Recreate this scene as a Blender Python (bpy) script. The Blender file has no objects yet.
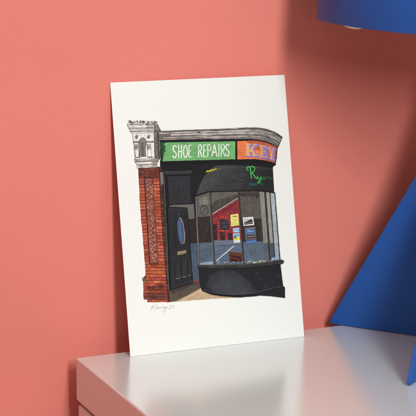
import bpy, bmesh, math, random
from mathutils import Vector, Matrix
random.seed(7)
C = bpy.context.scene.collection
R = math.radians

# ------------------------------------------------------------------ helpers
def lin(c):
    c = c / 255.0
    return c / 12.92 if c <= 0.04045 else ((c + 0.055) / 1.055) ** 2.4

def link(o, parent=None):
    C.objects.link(o)
    if parent is not None:
        o.parent = parent
    return o

def obj(name, bm, mat, parent=None, smooth=False, bevel=0.0, seg=3):
    me = bpy.data.meshes.new(name)
    bm.to_mesh(me)
    bm.free()
    o = bpy.data.objects.new(name, me)
    me.materials.append(mat)
    if smooth:
        for p in me.polygons:
            p.use_smooth = True
    if bevel:
        m = o.modifiers.new('edge', 'BEVEL')
        m.width = bevel
        m.segments = seg
        m.limit_method = 'ANGLE'
        m.angle_limit = R(40)
    return link(o, parent)

def thing(name, label, cat, loc):
    o = bpy.data.objects.new(name, None)
    o.location = loc
    o.empty_display_size = 0.02
    o['label'] = label
    o['category'] = cat
    return link(o)

def box(bm, a, b):
    vs = [bm.verts.new((x, y, z)) for z in (a[2], b[2]) for y in (a[1], b[1]) for x in (a[0], b[0])]
    for f in ((0, 2, 3, 1), (4, 5, 7, 6), (0, 1, 5, 4), (1, 3, 7, 5), (3, 2, 6, 7), (2, 0, 4, 6)):
        bm.faces.new([vs[i] for i in f])

def nodes(name):
    m = bpy.data.materials.new(name)
    m.use_nodes = True
    nt = m.node_tree
    return m, nt, nt.nodes['Principled BSDF']

def N(nt, kind, **kw):
    n = nt.nodes.new(kind)
    for k, v in kw.items():
        if k in n.inputs:
            n.inputs[k].default_value = v
        else:
            setattr(n, k, v)
    return n

def L(nt, a, b):
    nt.links.new(a, b)

# ------------------------------------------------------------------ materials
def mat_paint(name, col, rough, spec=0.5, grain=900, bump=0.0002, var=0.04, big=6.0, pimples=0.0, coat=0.0):
    """painted surface: slight tone drift, fine roller grain, optional sparse specks"""
    m, nt, b = nodes(name)
    b.inputs['Roughness'].default_value = rough
    b.inputs['Specular IOR Level'].default_value = spec
    b.inputs['Coat Weight'].default_value = coat
    b.inputs['Coat Roughness'].default_value = 0.185
    tc = N(nt, 'ShaderNodeTexCoord')
    n1 = N(nt, 'ShaderNodeTexNoise', Scale=big, Detail=4.0)
    L(nt, tc.outputs['Object'], n1.inputs['Vector'])
    mr = N(nt, 'ShaderNodeMapRange')
    mr.inputs['To Min'].default_value = 1 - var
    mr.inputs['To Max'].default_value = 1 + var
    mr.inputs['From Min'].default_value = 0.3
    mr.inputs['From Max'].default_value = 0.7
    L(nt, n1.outputs['Fac'], mr.inputs['Value'])
    sc = N(nt, 'ShaderNodeVectorMath', operation='SCALE')
    sc.inputs[0].default_value = col
    L(nt, mr.outputs['Result'], sc.inputs['Scale'])
    L(nt, sc.outputs['Vector'], b.inputs['Base Color'])
    n2 = N(nt, 'ShaderNodeTexNoise', Scale=grain, Detail=3.0, Roughness=0.6)
    L(nt, tc.outputs['Object'], n2.inputs['Vector'])
    h = n2.outputs['Fac']
    n3 = N(nt, 'ShaderNodeTexNoise', Scale=grain / 7.0, Detail=2.0)
    L(nt, tc.outputs['Object'], n3.inputs['Vector'])
    ad = N(nt, 'ShaderNodeMath', operation='ADD')
    L(nt, h, ad.inputs[0]); L(nt, n3.outputs['Fac'], ad.inputs[1])
    h = ad.outputs[0]
    if pimples:
        vo = N(nt, 'ShaderNodeTexVoronoi', Scale=26.0)
        L(nt, tc.outputs['Object'], vo.inputs['Vector'])
        mp = N(nt, 'ShaderNodeMapRange')
        mp.inputs['From Min'].default_value = 0.0
        mp.inputs['From Max'].default_value = 0.08
        mp.inputs['To Min'].default_value = pimples
        mp.inputs['To Max'].default_value = 0.0
        L(nt, vo.outputs['Distance'], mp.inputs['Value'])
        a2 = N(nt, 'ShaderNodeMath', operation='ADD')
        L(nt, h, a2.inputs[0]); L(nt, mp.outputs['Result'], a2.inputs[1])
        h = a2.outputs[0]
    bp = N(nt, 'ShaderNodeBump', Strength=1.0, Distance=bump)
    L(nt, h, bp.inputs['Height'])
    L(nt, bp.outputs['Normal'], b.inputs['Normal'])
    # faint smears in the gloss
    n4 = N(nt, 'ShaderNodeTexNoise', Scale=22.0, Detail=5.0)
    L(nt, tc.outputs['Object'], n4.inputs['Vector'])
    m4 = N(nt, 'ShaderNodeMapRange')
    m4.inputs['To Min'].default_value = rough * 0.85
    m4.inputs['To Max'].default_value = rough * 1.15
    L(nt, n4.outputs['Fac'], m4.inputs['Value'])
    L(nt, m4.outputs['Result'], b.inputs['Roughness'])
    return m

WALL = mat_paint('coral_wall_paint', (0.79, 0.230, 0.186), 0.75, 0.25, 620, 0.00024, 0.03, 4.0, 1.3)
WHITE = mat_paint('white_satin_lacquer', (0.68, 0.745, 0.72), 0.21, 0.75, 260, 0.000010, 0.012, 5.0, coat=1.0)
DARKGAP = mat_paint('shadow_gap_board', (0.25, 0.16, 0.13), 0.7)
BLUE = mat_paint('blue_powder_coat', (0.020, 0.100, 0.40), 0.5, 0.25, 1500, 0.00004, 0.04)
INNER = mat_paint('white_shade_lining', (0.78, 0.77, 0.74), 0.6)
BULB = mat_paint('opal_bulb_glass', (0.82, 0.80, 0.76), 0.25)
BRASS = mat_paint('grey_metal', (0.3, 0.3, 0.31), 0.4)
PAPER = mat_paint('cotton_paper', (0.86, 0.872, 0.845), 0.85, 0.15, 1400, 0.00006, 0.008, 12.0)

def mat_ink():
    """printed watercolour: pigment colour per shape, broken up by washes and paper grain"""
    m, nt, b = nodes('printed_ink')
    b.inputs['Roughness'].default_value = 0.7
    b.inputs['Specular IOR Level'].default_value = 0.2
    at = N(nt, 'ShaderNodeAttribute', attribute_name='ink')
    tc = N(nt, 'ShaderNodeTexCoord')
    prev = None
    for s, d, lo, hi in ((70, 4, 0.85, 1.16), (420, 4, 0.86, 1.15), (1700, 2, 0.91, 1.09)):
        n = N(nt, 'ShaderNodeTexNoise', Scale=float(s), Detail=float(d), Roughness=0.6)
        L(nt, tc.outputs['Object'], n.inputs['Vector'])
        r = N(nt, 'ShaderNodeMapRange')
        r.inputs['From Min'].default_value = 0.3
        r.inputs['From Max'].default_value = 0.7
        r.inputs['To Min'].default_value = lo
        r.inputs['To Max'].default_value = hi
        L(nt, n.outputs['Fac'], r.inputs['Value'])
        if prev is None:
            prev = r.outputs['Result']
        else:
            mu = N(nt, 'ShaderNodeMath', operation='MULTIPLY')
            L(nt, prev, mu.inputs[0]); L(nt, r.outputs['Result'], mu.inputs[1])
            prev = mu.outputs[0]
    sc = N(nt, 'ShaderNodeVectorMath', operation='SCALE')
    L(nt, at.outputs['Color'], sc.inputs[0]); L(nt, prev, sc.inputs['Scale'])
    L(nt, sc.outputs['Vector'], b.inputs['Base Color'])
    return m
INK = mat_ink()

# ------------------------------------------------------------------ the wall and the cabinet
bm = bmesh.new()
box(bm, (-1.6, 0.03, -0.75), (1.9, 0.13, 1.3))
wall = obj('wall', bm, WALL)
wall['kind'] = 'structure'
wall['label'] = 'matte coral pink painted wall behind the print'

cab = thing('cabinet', 'white satin cabinet carrying the leaning print and the blue lamp', 'cabinet', (0.5, -0.24, -0.6))
inv = Matrix.Translation(-Vector(cab.location))
def cpart(name, a, b, mat, bevel=0.0, seg=4):
    bm = bmesh.new()
    box(bm, a, b)
    bm.transform(inv)
    return obj(name, bm, mat, cab, bevel=bevel, seg=seg)
cpart('top_panel', (0, -0.50, -0.0458), (1.05, 0, 0), WHITE, 0.0018)
cpart('shadow_gap', (0.012, -0.488, -0.0504), (1.038, -0.006, -0.0460), DARKGAP)
cpart('drawer_front', (0.0016, -0.4985, -0.24), (1.0485, -0.0012, -0.0506), WHITE, 0.0022)
cpart('shadow_gap', (0.012, -0.488, -0.2446), (1.038, -0.006, -0.2402), DARKGAP)
cpart('drawer_front', (0.0016, -0.4985, -0.6), (1.0485, -0.0012, -0.2448), WHITE, 0.0022)

# the one small fleck of dried paint on the cabinet's top edge
bm = bmesh.new()
bmesh.ops.create_icosphere(bm, subdivisions=2, radius=0.0006)
bm.transform(Matrix.Translation(Vector((-0.0001, -0.183, -0.0022)) - Vector(cab.location)))
obj('paint_fleck', bm, WALL, cab, smooth=True)

# ------------------------------------------------------------------ the blue table lamp
AX = Vector((0.4181, -0.1345, 0.0))
T1 = Vector((0.3135, 0.0124, 0.0))
T2 = Vector((0.27116, -0.2391, 0.0))
lamp = thing('table_lamp', 'blue metal table lamp with crossed triangular fins and a wide tilted drum shade', 'lamp', AX)

def fin(tip, h, thick=0.0028, r=0.0035, z0=0.0005):
    """one upright triangular sheet from the lamp axis out to its rounded tip"""
    d = tip - AX
    Rr = d.length
    d.normalize()
    # profile in (s along d, z), rounded at the outer tip
    a0 = math.atan2(h - z0, Rr)            # slope of the long edge
    # circle tangent to the bottom line and to the sloped edge
    off = r / math.tan(a0 / 2)
    cx, cz = Rr - off, z0 + r
    pts = [(0.0018, z0)]
    n = 10
    for i in range(n + 1):
        t = -math.pi / 2 + (math.pi - a0) * i / n
        pts.append((cx + r * math.cos(t), cz + r * math.sin(t)))
    pts.append((0.0018, h - (h - z0) * 0.0018 / Rr))
    nrm = Vector((-d.y, d.x, 0)) * (thick / 2)
    bm = bmesh.new()
    A = [bm.verts.new(d * s + Vector((0, 0, z)) + nrm) for s, z in pts]
    B = [bm.verts.new(d * s + Vector((0, 0, z)) - nrm) for s, z in pts]
    bm.faces.new(A)
    bm.faces.new(list(reversed(B)))
    k = len(pts)
    for i in range(k):
        j = (i + 1) % k
        bm.faces.new((A[j], A[i], B[i], B[j]))
    bmesh.ops.recalc_face_normals(bm, faces=bm.faces)
    return obj('base_fin', bm, BLUE, lamp, bevel=0.0006, seg=2)
HF = 0.292
fin(T1, HF); fin(T2, HF); fin(AX * 2 - T1, HF); fin(AX * 2 - T2, HF)

def tube(bm, p, q, r, seg=24, r2=None):
    p, q = Vector(p), Vector(q)
    z = (q - p).normalized()
    x = z.orthogonal().normalized()
    y = z.cross(x)
    r2 = r if r2 is None else r2
    rings = []
    for c, rr in ((p, r), (q, r2)):
        rings.append([bm.verts.new(c + (x * math.cos(t) + y * math.sin(t)) * rr) for t in (2 * math.pi * i / seg for i in range(seg))])
    for i in range(seg):
        j = (i + 1) % seg
        bm.faces.new((rings[0][i], rings[0][j], rings[1][j], rings[1][i]))
    bm.faces.new(list(reversed(rings[0])))
    bm.faces.new(rings[1])

Fh = Vector((0.3917, 0.9200, 0)).normalized()
Rh = Vector((Fh.y, -Fh.x, 0))
axis = (Vector((0, 0, 1)) + Rh * 0.0714 - Fh * 0.0045).normalized()
RIM = Vector((0, 0, 0.3502))
bm = bmesh.new()
tube(bm, (0, 0, 0.02), (0, 0, HF + 0.01), 0.0055)
obj('stem', bm, BLUE, lamp, smooth=False)
bm = bmesh.new()
tube(bm, (0, 0, HF + 0.006), RIM + axis * 0.10, 0.006)
obj('stem', bm, BRASS, lamp)
e1 = (Rh - axis * Rh.dot(axis)).normalized()
e2 = axis.cross(e1)
RS, HS, TK = 0.1719, 0.20, 0.0014
def ring(bm, r, h, seg=160):
    return [bm.verts.new(RIM + axis * h + (e1 * math.cos(t) + e2 * math.sin(t)) * r) for t in (2 * math.pi * i / seg for i in range(seg))]
def bridge(bm, a, b):
    for i in range(len(a)):
        j = (i + 1) % len(a)
        bm.faces.new((a[i], a[j], b[j], b[i]))
bm = bmesh.new()
prof = [(RS - TK + 0.0004, 0.0), (RS - 0.0003, 0.0), (RS, 0.0006), (RS - 0.004, HS), (RS - 0.006, HS)]
rs = [ring(bm, r, h) for r, h in prof]
for a, b in zip(rs, rs[1:]):
    bridge(bm, a, b)
bmesh.ops.recalc_face_normals(bm, faces=bm.faces)
shade = obj('lamp_shade', bm, BLUE, lamp, smooth=True)
bm = bmesh.new()
prof = [(RS - TK + 0.0004, 0.0003), (RS - TK - 0.004, HS - 0.0005), (0.004, HS - 0.0005)]
rs = [ring(bm, r, h) for r, h in prof]
for a, b in zip(rs, rs[1:]):
    bridge(bm, a, b)
obj('lining', bm, INNER, shade, smooth=True)
bm = bmesh.new()
rs = [ring(bm, RS - 0.005, HS + 0.0006), ring(bm, 0.003, HS + 0.0006)]
bridge(bm, rs[0], rs[1])
obj('shade_top', bm, BLUE, shade)
# opal globe bulbs on short arms inside the shade
for k, dp in enumerate((Vector((0.300, -0.085, 0.3775)) - AX, Vector((0.47, -0.04, 0.405)) - AX)):
    hub = RIM + axis * 0.075
    bm = bmesh.new()
    tube(bm, hub, hub.lerp(dp, 0.78), 0.009, 20, 0.012)
    holder = obj('bulb_holder', bm, BRASS, lamp)
    bm = bmesh.new()
    bmesh.ops.create_uvsphere(bm, u_segments=40, v_segments=24, radius=0.027)
    bm.transform(Matrix.Translation(dp))
    obj('bulb', bm, BULB, lamp, smooth=True)

# ------------------------------------------------------------------ the print
BLC = Vector((0.05493, -0.02085, 0.0002))
EX = Vector((0.9996085, -0.0279807, 0.0))
EY = Vector((0.0046898, 0.1675424, 0.9858537))
EN = Vector((-0.0275849, -0.9854677, 0.1676081))
art = thing('art_print', 'unframed white sheet printed with a shoe repair shopfront, leaning on the coral wall', 'art print', BLC)
M = Matrix(((EX.x, EY.x, EN.x, 0), (EX.y, EY.y, EN.y, 0), (EX.z, EY.z, EN.z, 0), (0, 0, 0, 1)))
art.matrix_world = Matrix.Translation(BLC) @ M     # local x, y run along the sheet, z out of its face

# the sheet, 0.5 mm thick
W_, H_ = 0.2075, 0.2965
CORN = [(0, 0), (0.20748, 0), (0.20755, 0.29627), (-0.00428, 0.29682)]
bm = bmesh.new()
nx, ny = 12, 16
fr = {}
for side, z in ((0, 0.0), (1, -0.0005)):
    for j in range(ny + 1):
        for i in range(nx + 1):
            u, v = i / nx, j / ny
            x = (1 - v) * ((1 - u) * CORN[0][0] + u * CORN[1][0]) + v * ((1 - u) * CORN[3][0] + u * CORN[2][0])
            y = (1 - v) * ((1 - u) * CORN[0][1] + u * CORN[1][1]) + v * ((1 - u) * CORN[3][1] + u * CORN[2][1])
            fr[side, i, j] = bm.verts.new((x, y, z))
for j in range(ny):
    for i in range(nx):
        bm.faces.new((fr[0, i, j], fr[0, i + 1, j], fr[0, i + 1, j + 1], fr[0, i, j + 1]))
        bm.faces.new((fr[1, i, j], fr[1, i, j + 1], fr[1, i + 1, j + 1], fr[1, i + 1, j]))
rimv = [(i, 0) for i in range(nx)] + [(nx, j) for j in range(ny)] + [(i, ny) for i in range(nx, 0, -1)] + [(0, j) for j in range(ny, 0, -1)]
for a, b in zip(rimv, rimv[1:] + rimv[:1]):
    bm.faces.new((fr[0, *b], fr[0, *a], fr[1, *a], fr[1, *b]))
sheet = obj('paper_sheet', bm, PAPER, art)

# drawing units (u, v) -> millimetres on the sheet
HM = (1.1410021442744878, -0.06833736498616258, -124.28980757213112, -0.1225772164437755, -1.0552563336445884,
      392.48727114699636, -0.00023904883701549723, 0.00010604425540553658)
def mm(u, v):
    w = HM[6] * u + HM[7] * v + 1
    return Vector(((HM[0] * u + HM[1] * v + HM[2]) / w / 1000, (HM[3] * u + HM[4] * v + HM[5]) / w / 1000, 0))

LAY = [0.00003]
class Ink:
    """collects flat printed shapes, each a hair above the one before, into one mesh"""
    def __init__(s):
        s.bm = bmesh.new()
        s.col = s.bm.loops.layers.float_color.new('ink')
    def step(s):
        LAY[0] += 9e-7
    def face(s, pts, col, tint=None):
        vs = []
        for u, v in pts:
            p = mm(u, v)
            p.z = LAY[0]
            vs.append(s.bm.verts.new(p))
        try:
            f = s.bm.faces.new(vs)
        except ValueError:
            return
        c = [lin(x) * 0.92 for x in col] + [1.0]
        for l in f.loops:
            l[s.col] = c
        f.normal_update()
        if f.normal.z < 0:
            f.normal_flip()
        if len(vs) > 4:
            bmesh.ops.triangulate(s.bm, faces=[f])
    def poly(s, pts, col, wob=0.12, div=3.0, same=False):
        if not same:
            s.step()
        out = []
        n = len(pts)
        for i in range(n):
            a, b = pts[i], pts[(i + 1) % n]
            k = max(1, int(math.hypot(b[0] - a[0], b[1] - a[1]) / div))
            for t in range(k):
                q = t / k
                out.append((a[0] + (b[0] - a[0]) * q + random.gauss(0, wob), a[1] + (b[1] - a[1]) * q + random.gauss(0, wob)))
        s.face(out, col)
    def line(s, pts, w, col, wob=0.06, div=2.0, taper=False, same=False):
        """a pen stroke"""
        if not same:
            s.step()
        P = []
        for a, b in zip(pts, pts[1:]):
            k = max(1, int(math.hypot(b[0] - a[0], b[1] - a[1]) / div))
            for t in range(k):
                q = t / k
                P.append((a[0] + (b[0] - a[0]) * q + random.gauss(0, wob), a[1] + (b[1] - a[1]) * q + random.gauss(0, wob)))
        P.append(pts[-1])
        Ls, Rs = [], []
        n = len(P)
        for i, p in enumerate(P):
            a, b = P[max(0, i - 1)], P[min(n - 1, i + 1)]
            dx, dy = b[0] - a[0], b[1] - a[1]
            d = math.hypot(dx, dy) or 1
            dx, dy = dx / d, dy / d
            ww = w / 2 * random.uniform(0.8, 1.2)
            if taper:
                ww *= 0.35 + 0.65 * math.sin(math.pi * min(1, max(0, (i + 0.5) / n)))
            e = -w * 0.3 if i == 0 else (w * 0.3 if i == n - 1 else 0)
            x, y = p[0] + dx * e, p[1] + dy * e
            Ls.append((x - dy * ww, y + dx * ww))
            Rs.append((x + dy * ww, y - dx * ww))
        for i in range(n - 1):
            s.face([Ls[i], Ls[i + 1], Rs[i + 1], Rs[i]], col)
    def hatch(s, x0, x1, y0, y1, n, col, w=0.16, ang=1.2, ln=5, inside=None):
        s.step()
        for _ in range(n):
            x, y = random.uniform(x0, x1), random.uniform(y0, y1)
            if inside and not inside(x, y):
                continue
            l = ln * random.uniform(0.5, 1.3)
            a = ang + random.gauss(0, 0.12)
            s.line([(x, y), (x + l * math.cos(a), y + l * math.sin(a))], w * random.uniform(0.6, 1.3), jit(col, 12), 0.03, 2.5, True, True)
            LAY[0] += 2.5e-7
    def done(s, name, parent):
        o = obj(name, s.bm, INK, parent)
        return o

def jit(c, a):
    d = random.uniform(-a, a)
    return tuple(min(255, max(0, x + d + random.uniform(-a, a) * 0.35)) for x in c)

def arc(cx, cy, rx, ry, a0, a1, n=10):
    return [(cx + rx * math.cos(R(a0 + (a1 - a0) * i / n)), cy + ry * math.sin(R(a0 + (a1 - a0) * i / n))) for i in range(n + 1)]

def lerp(a, b, t):
    return a + (b - a) * t

def curve(pts, n=6):
    """smooth line through points"""
    out = []
    for i in range(len(pts) - 1):
        p0, p1, p2, p3 = pts[max(0, i - 1)], pts[i], pts[i + 1], pts[min(len(pts) - 1, i + 2)]
        for k in range(n):
            t = k / n
            out.append(tuple(0.5 * (2 * p1[j] + (p2[j] - p0[j]) * t + (2 * p0[j] - 5 * p1[j] + 4 * p2[j] - p3[j]) * t * t
                                    + (3 * p1[j] - p0[j] - 3 * p2[j] + p3[j]) * t ** 3) for j in (0, 1)))
    out.append(pts[-1])
    return out

INKB = (30, 27, 28)
BLK = (31, 31, 34)

ill = bpy.data.objects.new('illustration', None)
ill.empty_display_size = 0.02
link(ill, art)

# ---- pavement and floor of the porch
k = Ink()
k.poly([(168.5, 288), (193, 281), (199, 280), (200.8, 289), (206, 292.5), (216, 295.5), (232, 297.2), (248, 297.6), (232, 298.3), (210, 299.2), (189, 300.9), (169.5, 302.4)], (203, 176, 143))
k.poly([(168.5, 288), (193, 281), (199, 280), (200.3, 288.6), (190, 294.2), (176, 301.4), (169.5, 302.3)], (92, 80, 70))
k.poly([(168.5, 288), (192.5, 282.3), (199, 281), (199.2, 284), (190, 287), (172, 294)], (74, 64, 58))
for i in range(5):
    t = i / 5
    k.line([(170 + 3 * t, 291 + 9 * t), (lerp(196, 199, t), lerp(283, 288, t))], 0.18, (66, 57, 52))
for x in (176, 182, 188, 193):
    k.line([(x, 300.9 - (x - 176) * 0.42), (x + 6, 284.5)], 0.16, (70, 60, 54))
k.hatch(171, 198, 284, 300, 60, (68, 58, 52), 0.2, -0.4, 5, lambda x, y: y < 302 - (x - 174) * 0.53 - 1 and y > 291 - (x - 170) * 0.33)
k.hatch(180, 225, 293, 299, 40, (184, 154, 120), 0.2, -0.1, 5, lambda x, y: y > 302.5 - (x - 174) * 0.53 and y < 301.2 - (x - 175) * 0.07 and y > 294 + (x - 214) * 0.07)
k.line([(198.9, 289.6), (189, 295), (176.3, 301.2)], 0.3, (150, 128, 104))
k.done('pavement', ill)

# ---- dark shop body behind everything
k = Ink()
k.poly([(158.6, 139.9), (160.5, 140.4), (236, 139.2), (258, 139.6), (268, 142.6), (277.9, 147.2), (276, 163.4), (275.9, 165), (272.6, 167.4),
        (274.4, 193), (200, 196), (198, 281), (168.8, 291), (163, 190), (160, 165)], (27, 27, 30))
k.done('dark_shop_body', ill)
BODY_TOP = LAY[0] + 0.000004

# ---- brick pillar
def xl(y):
    pts = ((167, 138.0), (180, 138.6), (208, 140.1), (240, 142.9), (257, 144.3), (271, 145.4), (277, 145.6), (279, 143), (287, 143.4), (299.4, 143.6), (299.6, 147.0), (303, 147.2))
    for (a, b), (c, d) in zip(pts, pts[1:]):
        if y <= c:
            return lerp(b, d, (y - a) / (c - a))
    return pts[-1][1]
def xr(y):
    return lerp(158.9, 168.0, ((y - 167) / 136) ** 1.25)
def xd(y):
    return lerp(161.6, 170.2, (y - 167) / 136)
k = Ink()
ys = [167 + i * 4 for i in range(34)] + [299.4, 299.6, 302.4]
k.poly([(xl(y), y) for y in ys] + [(xr(y), y) for y in reversed(ys)], (96, 50, 42), 0.15)
k.poly([(xr(y) - 0.3, y) for y in ys] + [(xd(y), y) for y in reversed(ys)], (66, 40, 34), 0.1)
k.step()
def brick(x0, x1, y0, y1, base):
    g, gy = 0.16, 0.36
    c = jit(base, 15)
    sl = random.uniform(-0.12, 0.12)
    pts = [(x0 + g, y0 + gy + sl), ((x0 + x1) / 2, y0 + gy + random.gauss(0, 0.1)), (x1 - g, y0 + gy - sl), (x1 - g, y1 - gy - sl), ((x0 + x1) / 2, y1 - gy + random.gauss(0, 0.1)), (x0 + g, y1 - gy + sl)]
    k.face([(a + random.gauss(0, 0.08), b + random.gauss(0, 0.08)) for a, b in pts], c)
def pl(y):       # left line of the sunk panel
    return lerp(144.4, 149.7, (y - 178.2) / 85.4)
def pr(y):
    return lerp(152.7, 158.0, (y - 178.2) / 85.4)
RED, ORA, DRK = (176, 82, 60), (192, 93, 64), (124, 62, 50)
y = 167.4
row = 0
while y < 302.2:
    h = 3.2
    y1 = min(y + h, 302.4)
    if y < 178 and y1 > 178:
        y1 = 178.2
    a, b = xl((y + y1) / 2), xr((y + y1) / 2)
    base = DRK if y < 174 else (RED if random.random() < 0.6 else ORA)
    if y > 262:
        base = ORA if random.random() < 0.6 else RED
    if 286 < y < 297:
        base = (122, 66, 56) if random.random() < 0.75 else RED
    if 178 <= y < 263.3:
        m_, n_ = pl((y + y1) / 2), pr((y + y1) / 2)
        brick(a, m_ - 0.5, y, y1, base)
        base = ORA if random.random() < 0.7 else RED
        if row % 2:
            brick(n_ + 0.4, b, y, y1, base)
        else:
            q = lerp(n_, b, 0.5)
            brick(n_ + 0.4, q, y, y1, base); brick(q, b, y, y1, base)
    else:
        x = a - (0 if row % 2 else 2.2)
        while x < b:
            w = 6.2 + random.uniform(-0.3, 0.3)
            x1 = min(x + w, b)
            if b - x1 < 1.5:
                x1 = b
            if x1 - max(x, a) > 0.8:
                brick(max(x, a), x1, y, y1, base if random.random() < 0.6 else jit(base, 18))
            x = x1
    if xd(y) - xr(y) > 1:
        brick(xr(y) + 0.1, xd(y) - 0.3, y + 0.5, y1 + 0.4, (92, 54, 44))
    y = y1
    row += 1
# carved panel
k.poly([(pl(178.4) + .3, 178.6), (pr(178.4), 178.6), (pr(263.4), 263.4), (pl(263.4) + .3, 263.4)], (146, 82, 68))
for i in range(210):
    y = random.uniform(180, 262)
    x = random.uniform(pl(y) + 1.2, pr(y) - 0.9)
    r = random.uniform(0.5, 1.3)
    a0 = random.uniform(0, 360)
    c = random.choice([(92, 46, 40), (78, 40, 36), (206, 142, 122), (188, 116, 98), (216, 156, 136), (112, 56, 46)])
    k.line(arc(x, y, r, r * 1.1, a0, a0 + random.uniform(120, 260), 6), random.uniform(0.25, 0.5), c, 0.03, 1)
for i in range(8):
    y = 186 + i * 9.6
    x = (pl(y) + pr(y)) / 2 + 0.4
    k.line(curve([(x - 1.8, y - 3), (x + 1.6, y - 1.4), (x - 1.2, y + 1), (x + 1.4, y + 3.4)]), 0.42, (86, 44, 38), 0.05, 1)
    k.line(curve([(x + 1.8, y - 3.4), (x - 1.4, y - 1), (x + 1.2, y + 1.4), (x - 1.4, y + 3)]), 0.36, (212, 150, 130), 0.05, 1)
k.line([(144.2, 178.1), (153.0, 177.8)], 0.7, (44, 26, 26))
k.line([(pl(178.2), 178), (pl(263.6), 263.8)], 0.75, (44, 26, 26))
k.line([(pr(178.2), 178.4), (pr(263.6), 263.4)], 0.22, (96, 50, 42))
k.line([(149.7, 263.6), (158, 263.3)], 0.3, (84, 44, 38))
# stains, pen lines, moss
k.hatch(144, 166, 284, 299, 110, (70, 36, 34), 0.3, 0.05, 5, lambda x, y: x > xl(y) + .5 and x + 5 < xr(y))
k.hatch(139, 160, 168, 176, 60, (66, 36, 34), 0.25, 1.4, 3, lambda x, y: x > xl(y) + .6 and x < xr(y) - .6)
k.hatch(140, 168, 178, 300, 150, (110, 50, 40), 0.16, 0.05, 3, lambda x, y: x > xl(y) + .5 and x + 3 < xr(y))
k.hatch(160, 170, 170, 300, 130, (40, 26, 24), 0.2, 1.45, 3, lambda x, y: xr(y) + .2 < x < xd(y) - .6)
k.line([(xr(y), y) for y in ys], 0.35, (60, 32, 30))
for i in range(34):
    x, y = random.gauss(144.1, 0.9), random.gauss(279.8, 1.3)
    k.poly(arc(x, y, 0.55, 0.5, 0, 300, 5), random.choice([(88, 84, 62), (120, 112, 84), (62, 52, 42), (142, 128, 100)]), 0.1, same=True)
    LAY[0] += 2.5e-7
k.done('brick_pillar', ill)

# ---- stone capital over the pillar
k = Ink()
ST, SD, SDD = (240, 237, 231), (150, 142, 136), (66, 59, 56)
top = [(127.0, 124.4)] + [(127.6 + i * 1.35, 121.6 + random.uniform(-1.0, 0.7) - 0.4 * math.sin(i / 3)) for i in range(20)] + [(154.2, 123.6), (157.3, 124.0), (160.6, 130.8), (159.0, 131.4), (159.6, 141), (160.4, 160), (158.6, 163), (156.4, 168.0),
       (137.6, 168.3), (136.6, 164.6), (134.1, 160.4), (135.0, 157.5), (132.2, 133.6), (130.0, 131.4), (128.6, 128.2)]
k.poly(top, ST, 0.1)
k.poly([(153.4, 125), (157.3, 124.2), (160.5, 130.8), (153.8, 131.2)], (132, 122, 116))
k.poly([(153.6, 131.5), (158.8, 131.5), (160.2, 159.3), (158.2, 160.2), (154.6, 157.8)], (128, 120, 117))
k.poly([(156.4, 131.5), (159.0, 131.5), (160.3, 159.5), (158.6, 160)], (92, 84, 82))
k.poly([(128.8, 128.6), (154, 128.3), (153.8, 129.9), (129.6, 130.2)], (196, 190, 184))
k.hatch(128, 153, 125.2, 127.6, 40, (176, 168, 162), .25, 0.1, 2.5, lambda x, y: x < 151)
k.hatch(133, 138, 134, 156, 50, (186, 179, 172), .22, 1.5, 3, lambda x, y: y < 140)
k.hatch(134, 153, 134, 140, 50, (176, 169, 163), .22, 1.4, 2.2, lambda x, y: y < 138.4)
# foliage along the top
for i in range(120):
    x = random.uniform(127.6, 157)
    y = random.gauss(122.4, 1.0) + (0.9 if x > 146 and random.random() < .5 else 0)
    if y < 120.8 and random.random() < .6:
        continue
    k.line(arc(x, y, random.uniform(.4, 1.0), random.uniform(.4, .8), random.uniform(0, 360), random.uniform(360, 560), 5), 0.3, random.choice([SDD, (112, 96, 86), (66, 58, 54), SD]), 0.04, 1)
k.hatch(146, 156, 123, 128, 60, (120, 104, 96), 0.3, 2.2, 1.6)
k.line([(127.3, 125.0), (153.6, 124.7)], 0.4, SDD)
k.line([(128.6, 128.3), (154.0, 128.0)], 0.45, SDD)
k.line([(130.1, 131.5), (154, 131.2), (160.6, 130.9)], 0.75, SDD)
k.line([(129.8, 130.2), (154, 130.0)], 0.2, SD)
k.line([(132.0, 133.2), (153.6, 132.9)], 0.5, SD)
# bosses, arch and the two scroll brackets
for cx in (136.6, 148.6):
    k.poly(arc(cx, 137.4, 1.25, 1.5, 0, 330, 9), (110, 102, 98), 0.05)
    k.line(arc(cx + .2, 137.1, 1.7, 1.9, 150, 330, 7), 0.4, SDD, .03, 1)
    k.line([(cx, 134.2), (cx, 135.4)], 0.4, SD)
k.poly([(133.1, 141.3), (153.8, 140.9), (153.9, 142.4), (133.3, 142.8)], (150, 143, 138))
k.line([(133.1, 142.8), (153.9, 142.4)], 0.5, SDD)
k.poly([(139.2, 157.4), (139.2, 150), (138.8, 144), (139.6, 140.4), (141.4, 138.2), (143.6, 138.0), (145.4, 139.6), (145.8, 143), (145.2, 150), (145.9, 157.0)], (134, 126, 121))
k.poly([(141.6, 156.8), (141.0, 148), (141.4, 143), (143.4, 142.6), (143.6, 150), (144.4, 156.6)], (102, 95, 91))
k.line(curve([(138.9, 157.2), (139.4, 150), (138.4, 145), (139.6, 140.2), (142.4, 137.8), (145.2, 139.6), (145.9, 144), (145.2, 150), (146.2, 157)]), 0.5, SDD)
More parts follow.
